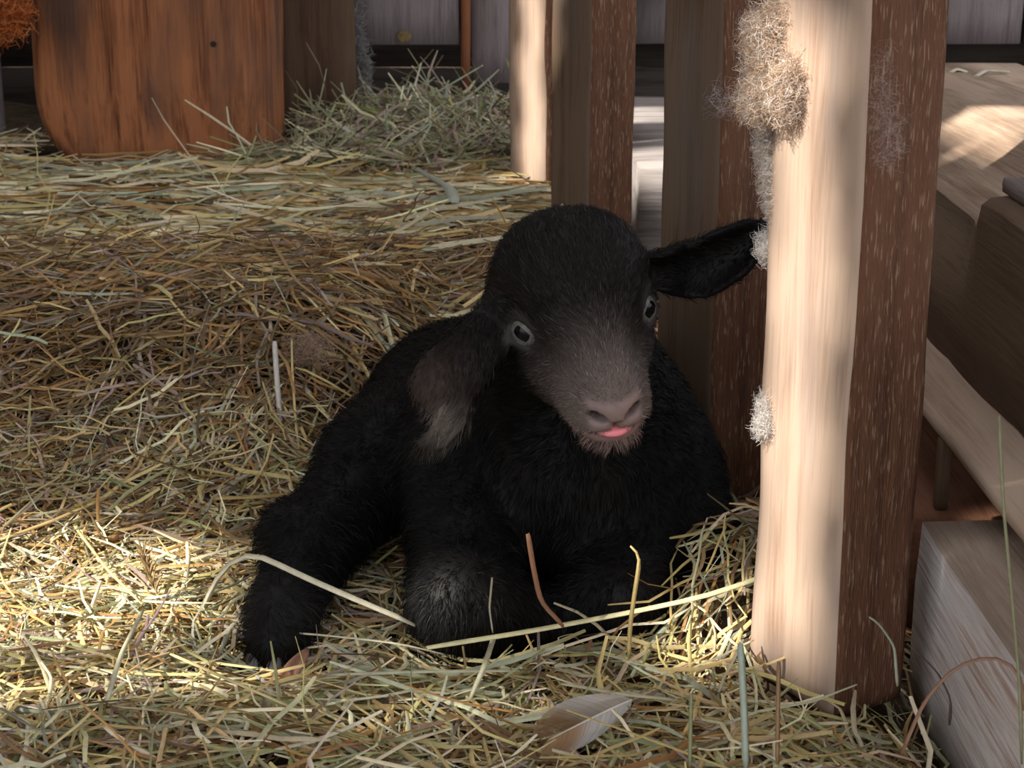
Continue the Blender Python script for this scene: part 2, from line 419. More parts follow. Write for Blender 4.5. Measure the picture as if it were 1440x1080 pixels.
hole = link('nail_hole', mesh_np('nail_hole', [(0, 0, 0)] + [(.004 * math.cos(t), 0, .004 * math.sin(t)) for t in np.linspace(0, 2 * math.pi, 9)[:-1]], [(0, 1 + (i + 1) % 8, 1 + i) for i in range(8)]), plain('hole', (.01, .006, .004)), post)
hq = P(302, 61, 2.24); hole.location = (hq.x, pb.y - .0035, hq.z)
bpq = P(442, 182, 2.56)
bp = placed('brown_plank', edged_box('brown_plank', .124, .045, 1.6, seg=.03, bevel=.004, amp=.0012, seed=130), M['brown_plank'], (bpq.x, bpq.y + .02, bpq.z - .03))
tag(bp, 'dark brown upright plank standing beside the massive post', 'plank')

# ------------------------------------------------------------------ added roof, out of view; gaps cut to cast the sun patches
RZ = 2.30
def to_roof(q):
    t = (q.z - RZ) / SUN_DIR.z
    return (q.x - SUN_DIR.x * t * -1 * -1, q.y - SUN_DIR.y * t) if False else (q.x - SUN_DIR.x * t, q.y - SUN_DIR.y * t)
def on_slat(i, px, py):
    """point of a pixel on the left face of slat i"""
    spx, spy, dep, Lw, Rw, H, *_r, rot = SLATS[i]
    c, lv, rv = slat_frame(spx, spy, dep, rot); nrm = -rv
    o = Vector((0, 0, CAM_H)); d0 = P(px, py, 1) - o
    return o + d0 * ((c - o).dot(nrm) / d0.dot(nrm))
def on_z(px, py, z):
    o = Vector((0, 0, CAM_H)); d0 = P(px, py, 1) - o
    return o + d0 * ((z - CAM_H) / d0.z)
OPEN = []
OPEN.append([to_roof(gp(*q, .015)) for q in [(-160, 735), (150, 755), (345, 800), (350, 915), (150, 960), (-160, 940)]])
OPEN.append([to_roof(on_slat(0, *q)) for q in [(1100, 25), (1200, 60), (1192, 420), (1172, 985), (1060, 985)]])
OPEN.append([to_roof(on_slat(2, *q)) for q in [(690, -170), (840, -170), (812, 0), (772, 150), (690, 150)]])
OPEN.append([to_roof(on_slat(3, *q)) for q in [(740, -120), (775, -120), (775, 320), (735, 320)]])
OPEN.append([to_roof(on_z(*q, .25)) for q in [(1300, 158), (1460, 150), (1470, 262), (1400, 215), (1300, 185)]])
OPEN.append([to_roof(on_z(*q, .16)) for q in [(845, 152), (950, 152), (950, 176), (845, 176)]])
OPEN.append([to_roof(on_z(*q, .117)) for q in [(1378, 570), (1395, 570), (1455, 625), (1430, 630)]])
for q4 in ([(560, 915), (760, 905), (760, 960), (560, 975)], [(900, 905), (1060, 850), (1090, 960), (940, 1000)], [(-100, 1010), (420, 985), (420, 1015), (-100, 1045)], [(480, 1030), (820, 1000), (820, 1025), (480, 1062)]):
    OPEN.append([to_roof(gp(*q, .01)) for q in q4])
OPEN.append([(-1.15, 1.5), (.4, 1.5), (.4, 2.9), (-1.15, 2.9)])    # hole cut to brighten the far bedding with sky light
def inside(pt, poly):
    x, y = pt; r = False; n = len(poly)
    for i in range(n):
        x1, y1 = poly[i]; x2, y2 = poly[(i + 1) % n]
        if (y1 > y) != (y2 > y) and x < (x2 - x1) * (y - y1) / (y2 - y1) + x1: r = not r
    return r
roof = empty('added_roof', (0, 1, RZ)); tag(roof, 'boarded barn roof added out of view, gaps cut to shape the sunlight', 'added_roof', kind='structure')
ROOF_Y0, ROOF_Y1, BW = -.95, 3.3, .03
ys = np.arange(ROOF_Y0, ROOF_Y1 + 1e-6, .025)
for x in np.arange(-3.2, 1.9, BW):
    openv = np.array([any(inside((x + BW / 2, y), p) for p in OPEN) for y in ys])
    start = None
    for k in range(len(ys) + 1):
        solid = k < len(ys) and not openv[k]
        if solid and start is None: start = k
        if not solid and start is not None:
            y0, y1 = ys[start], ys[min(k, len(ys) - 1)]
            if y1 - y0 > .02:
                me = box_mesh('board', BW * .999, y1 - y0, .02, bevel=0)
                o = link('board', me, M['roof'], roof); o.location = (x + BW / 2, (y0 + y1) / 2, RZ)
            start = None
wl = empty('wall_left', (-3.2, 1.2, 0)); tag(wl, 'boarded left wall of the barn', 'wall', kind='structure')
for k in range(20):
    o = link('board', edged_box('board', .025, .196, 2.42, seg=.2, bevel=.002, seed=200 + k), M['roof'], wl); o.location = (-3.2, -.65 + .2 * k, -.13)

# ------------------------------------------------------------------ goat kid (distance field -> one continuous skin)
class Field:
    def __init__(s): s.ops = []
    def add(s, f, k, lo, hi, sub=False): s.ops.append((f, k, np.array(lo), np.array(hi), sub))
    def eval(s, p):
        d = np.full(len(p), .08, np.float32)
        for f, k, lo, hi, sub in s.ops:
            pad = k + (.012 if sub else .045)
            m = np.all((p > lo - pad) & (p < hi + pad), axis=1)
            if not m.any(): continue
            e = f(p[m]); c = d[m]
            if sub:
                h = np.clip(.5 - .5 * (c + e) / k, 0, 1); d[m] = c * (1 - h) + (-e) * h + k * h * (1 - h)
            else:
                h = np.clip(.5 + .5 * (c - e) / k, 0, 1); d[m] = c * (1 - h) + e * h - k * h * (1 - h)
        return d
KID = Field()
def cone(a, b, r1, r2, k=.015, sub=False):
    a = np.array(a, float); b = np.array(b, float); ba = b - a; L2 = ba @ ba
    def f(p):
        t = np.clip((p - a) @ ba / L2, 0, 1); return np.linalg.norm(p - a - t[:, None] * ba, axis=1) - (r1 + (r2 - r1) * t)
    r = max(r1, r2); KID.add(f, k, np.minimum(a, b) - r, np.maximum(a, b) + r, sub)
def ell(c, r, ax=None, k=.015, sub=False):
    c = np.array(c, float); r = np.array(r, float); A = np.eye(3) if ax is None else np.array(ax, float)   # rows: axes
    def f(p):
        q = (p - c) @ A.T; k0 = np.linalg.norm(q / r, axis=1); k1 = np.linalg.norm(q / r ** 2, axis=1); return k0 * (k0 - 1) / np.maximum(k1, 1e-6)
    R = r.max(); KID.add(f, k, c - R, c + R, sub)

v3 = lambda q: np.array(q[:], float)
# trunk
chest = np.array([.030, 1.150, .075]); rump = np.array([-.035, 1.375, .036])
ell(chest, (.080, .085, .082), k=.03)
cone(chest + [-.005, .05, -.005], rump, .076, .068, k=.04)
ell(rump + [-.01, .0, 0], (.072, .07, .060), k=.035)
ell(chest + [.055, .02, -.01], (.045, .07, .07), k=.03)
ell(chest + [-.055, .01, -.01], (.045, .07, .07), k=.03)
ell(chest + [.01, -.065, .0], (.055, .05, .07), k=.03)           # brisket
# right hind leg (left in the picture)
hip = v3(P(610, 575, 1.37)); stifle = v3(P(535, 655, 1.235)); hock = v3(P(436, 770, 1.145)); fet = v3(P(398, 862, 1.085)); toe = v3(P(386, 905, 1.070))
cone(hip, stifle, .052, .042, k=.03); cone(stifle, hock, .040, .027, k=.02); cone(hock, fet, .026, .0195, k=.015); cone(fet, toe, .0205, .018, k=.012)
ell(v3(P(402, 752, 1.15)), (.016, .018, .017), k=.02)
# right foreleg folded at the knee
shr = v3(P(655, 650, 1.19)); knr = v3(P(655, 848, 1.085)); 
cone(shr, knr, .046, .032, k=.02); ell(knr, (.035, .034, .028), k=.015)
cone(knr, v3(P(742, 872, 1.095)), .026, .020, k=.015)
# left foreleg
shl = v3(P(915, 660, 1.20)); knl = v3(P(872, 838, 1.105))
cone(shl, knl, .046, .030, k=.025); ell(knl, (.033, .032, .027), k=.015)
cone(knl, v3(P(800, 868, 1.105)), .024, .018, k=.015)
cone(v3(P(915, 700, 1.20)), v3(P(985, 770, 1.16)), .042, .030, k=.03)
# head frame
O = v3(P(818, 450, 1.07))
Rv = v3(cam_vec(.97, -.19, -.12)); Rv /= np.linalg.norm(Rv)
Fv = v3(cam_vec(.22, .65, .71)); Fv -= Rv * (Fv @ Rv); Fv /= np.linalg.norm(Fv)
Uv = np.cross(Fv, Rv); Uv /= np.linalg.norm(Uv)
if Uv[2] < 0: Uv = -Uv
HA = np.stack([Rv, Uv, Fv])
def h(x, y, z): return O + (x * Rv + y * Uv + z * Fv) * .01
def hrot(*rows): return np.array(rows, float) @ HA
def hv(x, y, z):
    v = x * Rv + y * Uv + z * Fv; return v / np.linalg.norm(v)
# neck
cone(h(0, -1.5, -4.5), chest + [.005, .0, .04], .050, .066, k=.03)
cone(h(0, -3.0, -3.0), chest + [.01, -.05, .02], .036, .055, k=.03)
# skull
ell(h(0, .9, -2.4), (.0430, .0410, .0515), HA, k=.02)
ell(h(1.7, 2.6, -2.2), (.022, .020, .030), HA, k=.022); ell(h(-1.7, 2.6, -2.2), (.022, .020, .030), HA, k=.022)
ell(h(0, 1.5, .6), (.028, .016, .028), HA, k=.02)
cone(h(0, .30, 1.0), h(0, .10, 6.4), .0250, .0135, k=.018)       # bridge
cone(h(0, -1.0, 1.5), h(0, -1.15, 6.3), .0275, .0175, k=.016)    # muzzle
for s in (-1, 1):
    cone(h(s * 1.35, -1.6, 1.8), h(s * 1.12, -1.45, 6.3), .0200, .0138, k=.012)
    ell(h(s * 2.1, -1.7, -.9), (.021, .027, .032), HA, k=.02)    # cheek
    ell(h(s * 3.1, .45, -.3), (.0115, .0105, .0150), HA, k=.012) # eye bulge
    cone(h(s * 1.8, -2.8, -1.5), h(s * .8, -2.95, 5.6), .015, .010, k=.014)
    ell(h(s * .95, -1.75, 6.95), (.0115, .0078, .0085), HA, k=.007)   # upper lip
    ell(h(s * .95, -.42, 7.15), (.0078, .0068, .0068), HA, k=.006)    # nostril wings
    ell(h(s * .6, -2.85, 6.9), (.0095, .0050, .0080), HA, k=.006)     # lower lip
cone(h(0, -2.5, 1.0), h(0, -3.15, 6.5), .017, .0105, k=.012)      # lower jaw and chin
ell(h(0, -.55, 7.35), (.0095, .0085, .0065), HA, k=.008)          # nose tip
# mouth cleft, philtrum, nostrils
NOST = []
ell(h(0, -2.35, 7.3), (.0165, .0020, .016), HA, k=.003, sub=True)
for s in (-1, 1):
    cone(h(s * 1.45, -2.30, 7.1), h(s * 2.2, -2.05, 5.4), .0016, .0016, k=.003, sub=True)
    e1 = hv(s * .80, .50, -.34); e3 = hv(-s * .20, -.25, .95); e3 = e3 - e1 * (e3 @ e1); e3 /= np.linalg.norm(e3); e2 = np.cross(e3, e1)
    ell(h(s * 1.05, -.75, 7.75), (.0066, .0034, .0120), np.stack([e1, e2, e3]), k=.002, sub=True)
    NOST.append((h(s * 1.05, -.75, 7.75), np.stack([e1, e2, e3])))
    cone(h(s * .75, -1.05, 7.95), h(s * .10, -1.45, 7.95), .0012, .0010, k=.003, sub=True)
ell(h(0, -1.75, 7.95), (.0010, .0070, .0045), HA, k=.002, sub=True)
# eyes: openings between the lids
EYES = []
for s in (-1, 1):
    ec = h(s * 3.42, .50, .55); out = hv(s * .66, .38, .65)
    fw = hv(-s * .62, -.38, .70); fw = fw - out * (fw @ out); fw /= np.linalg.norm(fw); up = np.cross(out, fw)
    if up @ Uv < 0: up = -up
    EYES.append((ec, out, fw, up))
    ell(ec, (.0137, .0137, .0137), k=.006)
    ell(ec + out * .013, (.0107, .0064, .010), np.stack([fw, up, out]), k=.003, sub=True)
# ears as cupped sheets
EARS = []
def ear(center, width, cup_dir, thick=.0028, k=.006):
    """center: list of points root to tip; width: half widths; cup_dir: direction the hollow faces"""
    C = np.array(center); Wd = np.array(width); n = 60
    t = np.linspace(0, 1, len(C)); tt = np.linspace(0, 1, n)
    def cr(A):      # smooth interpolation
        from numpy import interp
        B = np.stack([interp(tt, t, A[:, i]) for i in range(A.shape[1])], 1)
        for _ in range(5): B[1:-1] = (B[:-2] + 2 * B[1:-1] + B[2:]) / 4
        return B
    Cc = cr(C); Ww = cr(Wd[:, None])[:, 0]; Dd = cr(np.array(cup_dir))
    T = np.gradient(Cc, axis=0); T /= np.linalg.norm(T, axis=1, keepdims=True)
    Dd = Dd - T * np.sum(Dd * T, 1, keepdims=True); Dd /= np.linalg.norm(Dd, axis=1, keepdims=True)
    S = np.cross(T, Dd)
    pts = []
    for u in np.linspace(-1, 1, 23):
        cup = (u * u) * .55
        pts.append(Cc + S * (u * Ww * (1 - .12 * u * u))[:, None] + Dd * (cup * Ww)[:, None])
    pts = np.concatenate(pts)
    def f(p):
        d = np.full(len(p), 9., np.float32)
        for c0 in range(0, len(p), 4000):
            q = p[c0:c0 + 4000]
            dd = (q * q).sum(1)[:, None] + (pts * pts).sum(1)[None] - 2 * q @ pts.T
            d[c0:c0 + 4000] = np.sqrt(np.maximum(dd.min(1), 0))
        return d - thick
    KID.add(f, k, pts.min(0) - .01, pts.max(0) + .01)
    EARS.append(pts)
toward = v3(cam_vec(0, 0, 1)); rightw = v3(cam_vec(1, 0, 0)); downw = v3(cam_vec(0, 1, 0))
# image-right ear: held out sideways, hollow to the viewer
ear([h(3.3, 1.6, -3.2), v3(P(945, 372, 1.095)), v3(P(985, 375, 1.085)), v3(P(1030, 352, 1.075)), v3(P(1062, 330, 1.07)), v3(P(1077, 318, 1.07))],
    [.010, .0165, .0190, .0175, .011, .002], [toward * .6 + downw * .8, toward * .8 + downw * .5, toward + downw * .25, toward + downw * .1, toward, toward])
# image-left ear: hangs down, its tip turned out
ear([h(-3.2, 1.4, -3.0), v3(P(690, 425, 1.075)), v3(P(655, 470, 1.06)), v3(P(618, 515, 1.055)), v3(P(603, 548, 1.055)), v3(P(615, 578, 1.06))],
    [.012, .019, .0245, .0260, .018, .004], [-toward * .2 + downw, toward * -.3 + downw * .8 + rightw * .3, -toward * .6 + downw * .6 + rightw * .4, -toward * .8 + rightw * .5 + downw * .2, -toward + rightw * .4, -toward + rightw * .3])
# light curled hem of that ear
ear([v3(P(650, 555, 1.065)), v3(P(640, 590, 1.06)), v3(P(618, 618, 1.055)), v3(P(590, 627, 1.05))], [.008, .009, .007, .0015], [toward - rightw * .4] * 4, thick=.0025)
cone(v3(P(668, 520, 1.075)), v3(P(648, 562, 1.068)), .012, .008, k=.01)

def surface_net(field, lo, hi, hs):
    lo = np.array(lo); n = np.ceil((np.array(hi) - lo) / hs).astype(int) + 1
    # coarse pass
    st = 5; nc = n // st + 2
    gi = np.stack(np.meshgrid(*[np.arange(c) for c in nc], indexing='ij'), -1).reshape(-1, 3)
    dc = field.eval((lo + gi * (hs * st)).astype(np.float32)).reshape(nc)
    near = np.abs(dc) < hs * st * 1.9
    nr = near.copy()
    for a in range(3):
        for s in (-1, 1): nr |= np.roll(near, s, a)
    big = np.repeat(np.repeat(np.repeat(nr, st, 0), st, 1), st, 2)
    off = st // 2
    big = np.roll(big, (-off,) * 3, (0, 1, 2))[:n[0], :n[1], :n[2]]
    sgn = np.repeat(np.repeat(np.repeat(dc, st, 0), st, 1), st, 2)[:n[0], :n[1], :n[2]]
    D3 = np.where(sgn < 0, -.05, .05).astype(np.float32)
    I = np.argwhere(big)
    D3[big] = field.eval((lo + I * hs).astype(np.float32))
    ins = D3 < 0
    # cells with a sign change
    def corner(A, c): return A[c[0]:n[0] - 1 + c[0], c[1]:n[1] - 1 + c[1], c[2]:n[2] - 1 + c[2]]
    cs = [(i, j, k) for i in (0, 1) for j in (0, 1) for k in (0, 1)]
    cnt = sum(corner(ins, c).astype(np.int8) for c in cs)
    act = (cnt > 0) & (cnt < 8)
    cell = np.argwhere(act); vid = np.full(act.shape, -1, np.int32); vid[act] = np.arange(len(cell))
    acc = np.zeros((len(cell), 3)); num = np.zeros(len(cell))
    val = {c: D3[cell[:, 0] + c[0], cell[:, 1] + c[1], cell[:, 2] + c[2]] for c in cs}
    for c in cs:
        for a in range(3):
            if c[a] == 0:
                c2 = list(c); c2[a] = 1; c2 = tuple(c2)
                va, vb = val[c], val[c2]; m = (va < 0) != (vb < 0)
                t = np.where(m, va / np.where(m, va - vb, 1), 0)
                pt = np.tile(np.array(c, float), (len(cell), 1)); pt[:, a] += t
                acc[m] += pt[m]; num[m] += 1
    V = lo + (cell + acc / num[:, None]) * hs
    quads = []
    for a in range(3):
        b, c = (a + 1) % 3, (a + 2) % 3
        sl0 = [slice(None)] * 3; sl1 = [slice(None)] * 3; sl0[a] = slice(0, -1); sl1[a] = slice(1, None)
        ch = ins[tuple(sl0)] != ins[tuple(sl1)]
        E = np.argwhere(ch)
        E = E[(E[:, b] > 0) & (E[:, c] > 0) & (E[:, b] < n[b] - 1) & (E[:, c] < n[c] - 1)]
        def cellid(db, dc_):
            q = E.copy(); q[:, b] -= db; q[:, c] -= dc_; return vid[q[:, 0], q[:, 1], q[:, 2]]
        q = np.stack([cellid(1, 1), cellid(0, 1), cellid(0, 0), cellid(1, 0)], 1)
        flip = ~ins[E[:, 0], E[:, 1], E[:, 2]]
        q[flip] = q[flip][:, ::-1]
        quads.append(q[(q >= 0).all(1)])
    return V, np.concatenate(quads)

KV, KF = surface_net(KID, (-.22, .93, -.08), (.20, 1.50, .31), .0019)
# smooth the skin a little
def smooth_mesh(V, Fq, it):
    e = np.concatenate([Fq[:, [0, 1]], Fq[:, [1, 2]], Fq[:, [2, 3]], Fq[:, [3, 0]]]); e = np.concatenate([e, e[:, ::-1]])
    deg = np.bincount(e[:, 0], minlength=len(V))
    for _ in range(it):
        S = np.stack([np.bincount(e[:, 0], V[e[:, 1], a], len(V)) for a in range(3)], 1); V = V * .5 + .5 * S / np.maximum(deg, 1)[:, None]
    return V
KV = smooth_mesh(KV, KF, 2)
def kid_colour(p):
    """coat colour by place on the animal (linear)"""
    q = (p - O) @ HA.T * 100
    c = np.tile(np.array([.0034, .0028, .0026]), (len(p), 1))
    hd = (np.linalg.norm(q - [0, -.5, 1.5], axis=1) < 9.5) & (q[:, 2] > -7.5)
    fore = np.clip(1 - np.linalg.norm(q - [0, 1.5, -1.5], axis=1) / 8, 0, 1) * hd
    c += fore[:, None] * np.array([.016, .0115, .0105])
    mz = sstep(1.4, 7.0, q[:, 2] - .15 * q[:, 1]) * hd * (np.abs(q[:, 0]) < 5)
    mz *= sstep(-4.4, -3.3, q[:, 1])
    mz *= (1 - .35 * sstep(1.0, 2.6, q[:, 0]))
    c = c * (1 - mz[:, None]) + mz[:, None] * np.array([.145, .115, .103])
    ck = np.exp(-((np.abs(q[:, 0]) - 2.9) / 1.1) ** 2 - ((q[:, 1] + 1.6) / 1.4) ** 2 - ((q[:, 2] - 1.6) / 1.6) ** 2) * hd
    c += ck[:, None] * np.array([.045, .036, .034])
    eyer = np.zeros(len(p))
    for ec, out, fw, up in EYES: eyer = np.maximum(eyer, np.exp(-((np.linalg.norm(p - (ec + out * .013), axis=1) - .010) / .0032) ** 2))
    c += (eyer * hd)[:, None] * np.array([.022, .019, .018])
    pad = sstep(7.0, 7.5, q[:, 2]) * sstep(-2.3, -1.3, q[:, 1]) * (1 - sstep(.15, .5, q[:, 1])) * (1 - sstep(1.3, 1.9, np.abs(q[:, 0]))) * hd
    lipc = sstep(6.6, 7.2, q[:, 2]) * (np.abs(q[:, 1] + 2.45) < .55) * hd; c = c * (1 - .7 * lipc[:, None]) + .7 * lipc[:, None] * np.array([.22, .13, .125])
    c = c * (1 - pad[:, None]) + pad[:, None] * np.array([.26, .19, .18])
    for nc, na in NOST:
        e = np.exp(-(np.linalg.norm(((p - nc) @ na.T) / [.0068, .0034, .012], axis=1)) ** 4); c = c * (1 - .93 * e[:, None])
    # browner outer half of the hanging ear and its pale hem
    tip = v3(P(600, 535, 1.055)); e = np.exp(-(np.linalg.norm((p - tip), axis=1) / .026) ** 2)
    c += e[:, None] * np.array([.040, .026, .021])
    hm = v3(P(625, 598, 1.057)); e = np.exp(-(np.linalg.norm((p - hm), axis=1) / .013) ** 2)
    c += e[:, None] * np.array([.16, .135, .11])
    it = v3(P(985, 385, 1.085)); e = np.exp(-(np.linalg.norm((p - it), axis=1) / .014) ** 2); c += e[:, None] * .012
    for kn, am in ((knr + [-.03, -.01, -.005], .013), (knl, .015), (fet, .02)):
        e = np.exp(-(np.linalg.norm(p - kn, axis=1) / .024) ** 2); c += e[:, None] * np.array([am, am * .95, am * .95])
    return c
kid = empty('goat_kid', (chest[0], chest[1], float(ground(chest[0], chest[1]))))
tag(kid, 'newborn black goat kid lying in the hay with the tip of its pink tongue out', 'goat')
body = link('body', mesh_np('kid_body', KV, KF, cols=kid_colour(KV)), M['skin'], kid)

# fur
def make_fur(n, seed):
    r = np.random.default_rng(seed)
    A, B, C, D_ = (KV[KF[:, i]] for i in range(4))
    nr = np.cross(C - A, D_ - B); ar = np.linalg.norm(nr, axis=1); nr = nr / np.maximum(ar, 1e-12)[:, None]
    cen = (A + B + C + D_) / 4
    q = (cen - O) @ HA.T * 100
    head = (np.linalg.norm(q - [0, -.5, 1.5], axis=1) < 9.2) & (q[:, 2] > -6.5)
    wgt = ar * np.where(head, 3.0, 1.0)
    wgt = wgt * (cen[:, 2] > ground(cen[:, 0], cen[:, 1]) - .005)
    pad = sstep(6.9, 7.3, q[:, 2]) * sstep(-2.3, -1.5, q[:, 1]) * (1 - sstep(.1, .5, q[:, 1])) * (1 - sstep(1.3, 1.8, np.abs(q[:, 0]))) * head
    wgt = wgt * (1 - .97 * pad)
    lip = head * (np.abs(q[:, 1] + 2.4) < .40) * (q[:, 2] > 6.0) * (np.abs(q[:, 0]) < 2.0); wgt = wgt * (1 - lip)
    for ec, out, fw, up in EYES:
        dd = cen - (ec + out * .012); wgt = wgt * (np.linalg.norm(dd, axis=1) > .0106)
    pick = r.choice(len(KF), n, p=wgt / wgt.sum())
    w4 = r.dirichlet((1, 1, 1, 1), n)
    root = A[pick] * w4[:, :1] + B[pick] * w4[:, 1:2] + C[pick] * w4[:, 2:3] + D_[pick] * w4[:, 3:]
    N = nr[pick]; q = q[pick]; hd = head[pick]
    # flow: on the head back from the nose; on the body back and down
    flow = np.where(hd[:, None], -Fv * 1.0 + Uv * .25 * np.sign(q[:, 1:2] + 1.5), np.array([-.15, .35, -1.0]))
    flow = np.where((hd & (q[:, 1] < -2.7) & (q[:, 2] > 2))[:, None], -Uv * .9 + Fv * .1 + .5 * Rv * np.sign(q[:, :1]), flow)
    cheek = hd & (np.abs(q[:, 0]) > 2.2) & (q[:, 1] < .2)
    flow = np.where(cheek[:, None], -Fv * .6 - Uv * .7 + Rv * .3 * np.sign(q[:, :1]), flow)
    inhem = np.linalg.norm(root - v3(P(625, 600, 1.057)), axis=1) < .020
    flow = np.where(inhem[:, None], downw * .8 - rightw * .6, flow)
    inear = (np.linalg.norm(root - v3(P(625, 520, 1.055)), axis=1) < .045) & ~inhem
    flow = np.where(inear[:, None], downw * 1.0 - rightw * .3, flow)
    inear2 = np.linalg.norm(root - v3(P(1010, 362, 1.08)), axis=1) < .045
    flow = np.where(inear2[:, None], rightw * 1.0 - downw * .4, flow)
    flow = flow + .45 * np.stack([vnoise(root * 55, 30 + a) for a in range(3)], 1) + .22 * r.normal(size=(n, 3))
    tan = flow - N * np.sum(flow * N, 1, keepdims=True); tan /= np.maximum(np.linalg.norm(tan, axis=1, keepdims=True), 1e-6)
    L = np.where(hd, .0046, .0100) * r.uniform(.6, 1.35, n)
    L = np.where(hd & (q[:, 2] > 3.5), .0036 * r.uniform(.6, 1.4, n), L)
    L = np.where(hd & (q[:, 1] < -2.8) & (q[:, 2] > 1), .0085 * r.uniform(.6, 1.4, n), L)
    L = np.where(hd & (q[:, 1] > 1.6), .0065 * r.uniform(.6, 1.4, n), L)
    L = np.where(inhem, .010 * r.uniform(.6, 1.3, n), L)
    L = np.where(inear | inear2, .0055 * r.uniform(.6, 1.3, n), L)
    lift = np.where(hd, .42, .38) * r.uniform(.5, 1.5, n)
    p1 = root + (tan * .5 + N * (lift * .62)[:, None]) * L[:, None]
    p2 = root + (tan * 1.0 + N * (lift * .75)[:, None]) * L[:, None] + np.array([0, 0, -.12]) * L[:, None]
    side = np.cross(tan, N); sd = side * np.cos(r.uniform(-.9, .9, n))[:, None] + N * .5 * r.normal(size=(n, 1))
    wd = np.where(hd, .00017, .00026) * r.uniform(.8, 1.3, n)
    r0 = root - N * .0008
    V = np.stack([r0 - sd * wd[:, None], r0 + sd * wd[:, None], p1 - sd * wd[:, None] * .8, p1 + sd * wd[:, None] * .8, p2], 1).reshape(-1, 3)
    b = np.arange(n)[:, None] * 5
    T = np.concatenate([b + [0, 1, 3], b + [0, 3, 2], b + [2, 3, 4]])
    c = kid_colour(root) * r.uniform(.65, 1.5, (n, 1))
    # grey hairs scattered on the lower face; forehead hairs lightened to imitate light glints
    gh = hd & (q[:, 2] > 2) & (r.random(n) < .12); c[gh] = c[gh] * 1.6 + .02
    fh = hd & (q[:, 1] > 1.2) & (r.random(n) < .10); c[fh] = c[fh] + .03
    return V, T, np.repeat(c, 5, 0)
FV, FT, FC = make_fur(120000, 5)
fur = link('fur', mesh_np('kid_fur', FV, FT, cols=FC), M['fur'], kid); fur['kind'] = 'stuff'; fur['label'] = 'short soft black fur, greyer on the muzzle'

# eyes
def uv_dome(ec, out, fw, up, r, th0, th1, sx=1.0, sy=1.0, nr=10, nt=24, square=0.0):
    V = []; Fq = []
    for i in range(nr + 1):
        th = th0 + (th1 - th0) * i / nr
        for j in range(nt):
            t = 2 * math.pi * j / nt; cx, cy = math.cos(t), math.sin(t)
            if square:
                m = max(abs(cx), abs(cy)); k = (1 - square) + square / m; cx *= k; cy *= k
            dv = math.cos(th) * out + math.sin(th) * (cx * sx * fw + cy * sy * up)
            V.append(ec + r * dv / np.linalg.norm(dv))
    for i in range(nr):
        for j in range(nt):
            a0 = i * nt + j; b0 = i * nt + (j + 1) % nt; Fq.append((a0, b0, b0 + nt, a0 + nt))
    return V, Fq
M['eye'] = plain('eyeball', (.06, .05, .042), rough=.25, spec=.3, var=.2); M['iris'] = plain('iris', (.125, .125, .112), rough=.18, spec=.25, var=.25, scale=300); M['pupil'] = plain('pupil', (.004, .004, .005), rough=.15, spec=.3)
for i, (ec, out, fw, up) in enumerate(EYES):
    V, Fq = uv_dome(ec, out, fw, up, .0122, .0005, math.pi * .75, nr=16)
    e = link('eye', mesh_np('eyeball', V, Fq), M['eye'], kid)
    gz = out + .14 * toward; gz /= np.linalg.norm(gz)
    V, Fq = uv_dome(ec, gz, fw, up, .01228, .0005, .85, nr=8); ir = link('iris', mesh_np('iris', V, Fq), M['iris'], e)
    V, Fq = uv_dome(ec, gz, fw, up, .01236, .0005, .46, sx=1.05, sy=.60, nr=6, square=.5); pu = link('pupil', mesh_np('pupil', V, Fq), M['pupil'], e)
# tongue
def ellipsoid_mesh(name, c, r, ax, nu=20, nv=12, bend=0.0):
    V = []; Fq = []
    for i in range(nv + 1):
        th = math.pi * i / nv
        for j in range(nu):
            t = 2 * math.pi * j / nu
            q = np.array([r[0] * math.sin(th) * math.cos(t), r[1] * math.sin(th) * math.sin(t), r[2] * math.cos(th)])
            q[1] += bend * (q[0] / r[0]) ** 2 * r[1]
            V.append(c + q @ np.array(ax))
    for i in range(nv):
        for j in range(nu):
            a0 = i * nu + j; b0 = i * nu + (j + 1) % nu; Fq.append((a0, a0 + nu, b0 + nu, b0))
    return mesh_np(name, V, Fq)
M['tongue'] = plain('tongue', (.80, .22, .24), rough=.28, spec=.5, var=.1)
tg = link('tongue', ellipsoid_mesh('tongue', h(.05, -2.40, 7.12), (.0132, .0042, .0108), HA, bend=.4), M['tongue'], kid); tg['label'] = 'pink tongue tip between the lips'
# hooves
M['hoof'] = plain('hoof', (.13, .125, .12), rough=.45, spec=.4, var=.3)
def hoof(at, fwd, side):
    V = []; Fq = []
    for s in (-1, 1):
        b0 = len(V); nn, mm = 14, 6
        for i in range(mm + 1):
            f = i / mm
            for j in range(nn):
                t = 2 * math.pi * j / nn
                wx = .0062 * (1 - .35 * f) * math.cos(t); wz = .0085 * (1 - .55 * f) * math.sin(t)
                V.append(np.array(at) + side * (s * .0074 + wx) + fwd * (f * .021) + np.array([0, 0, 1]) * (wz - .004 * f))
        for i in range(mm):
            for j in range(nn): a0 = b0 + i * nn + j; c0 = b0 + i * nn + (j + 1) % nn; Fq.append((a0, c0, c0 + nn, a0 + nn))
        Fq.append(tuple(b0 + mm * nn + k for k in (0, 4, 7, 11)))
    return mesh_np('hoof', V, Fq)
hf = np.array([-.25, -.80, -.5]); hf /= np.linalg.norm(hf); hs_ = np.cross(hf, [0, 0, 1]); hs_ /= np.linalg.norm(hs_)
ho = link('hoof', hoof(toe + hf * .017, hf, hs_), M['hoof'], kid); ho['label'] = 'small grey cloven hoof of the outstretched leg'

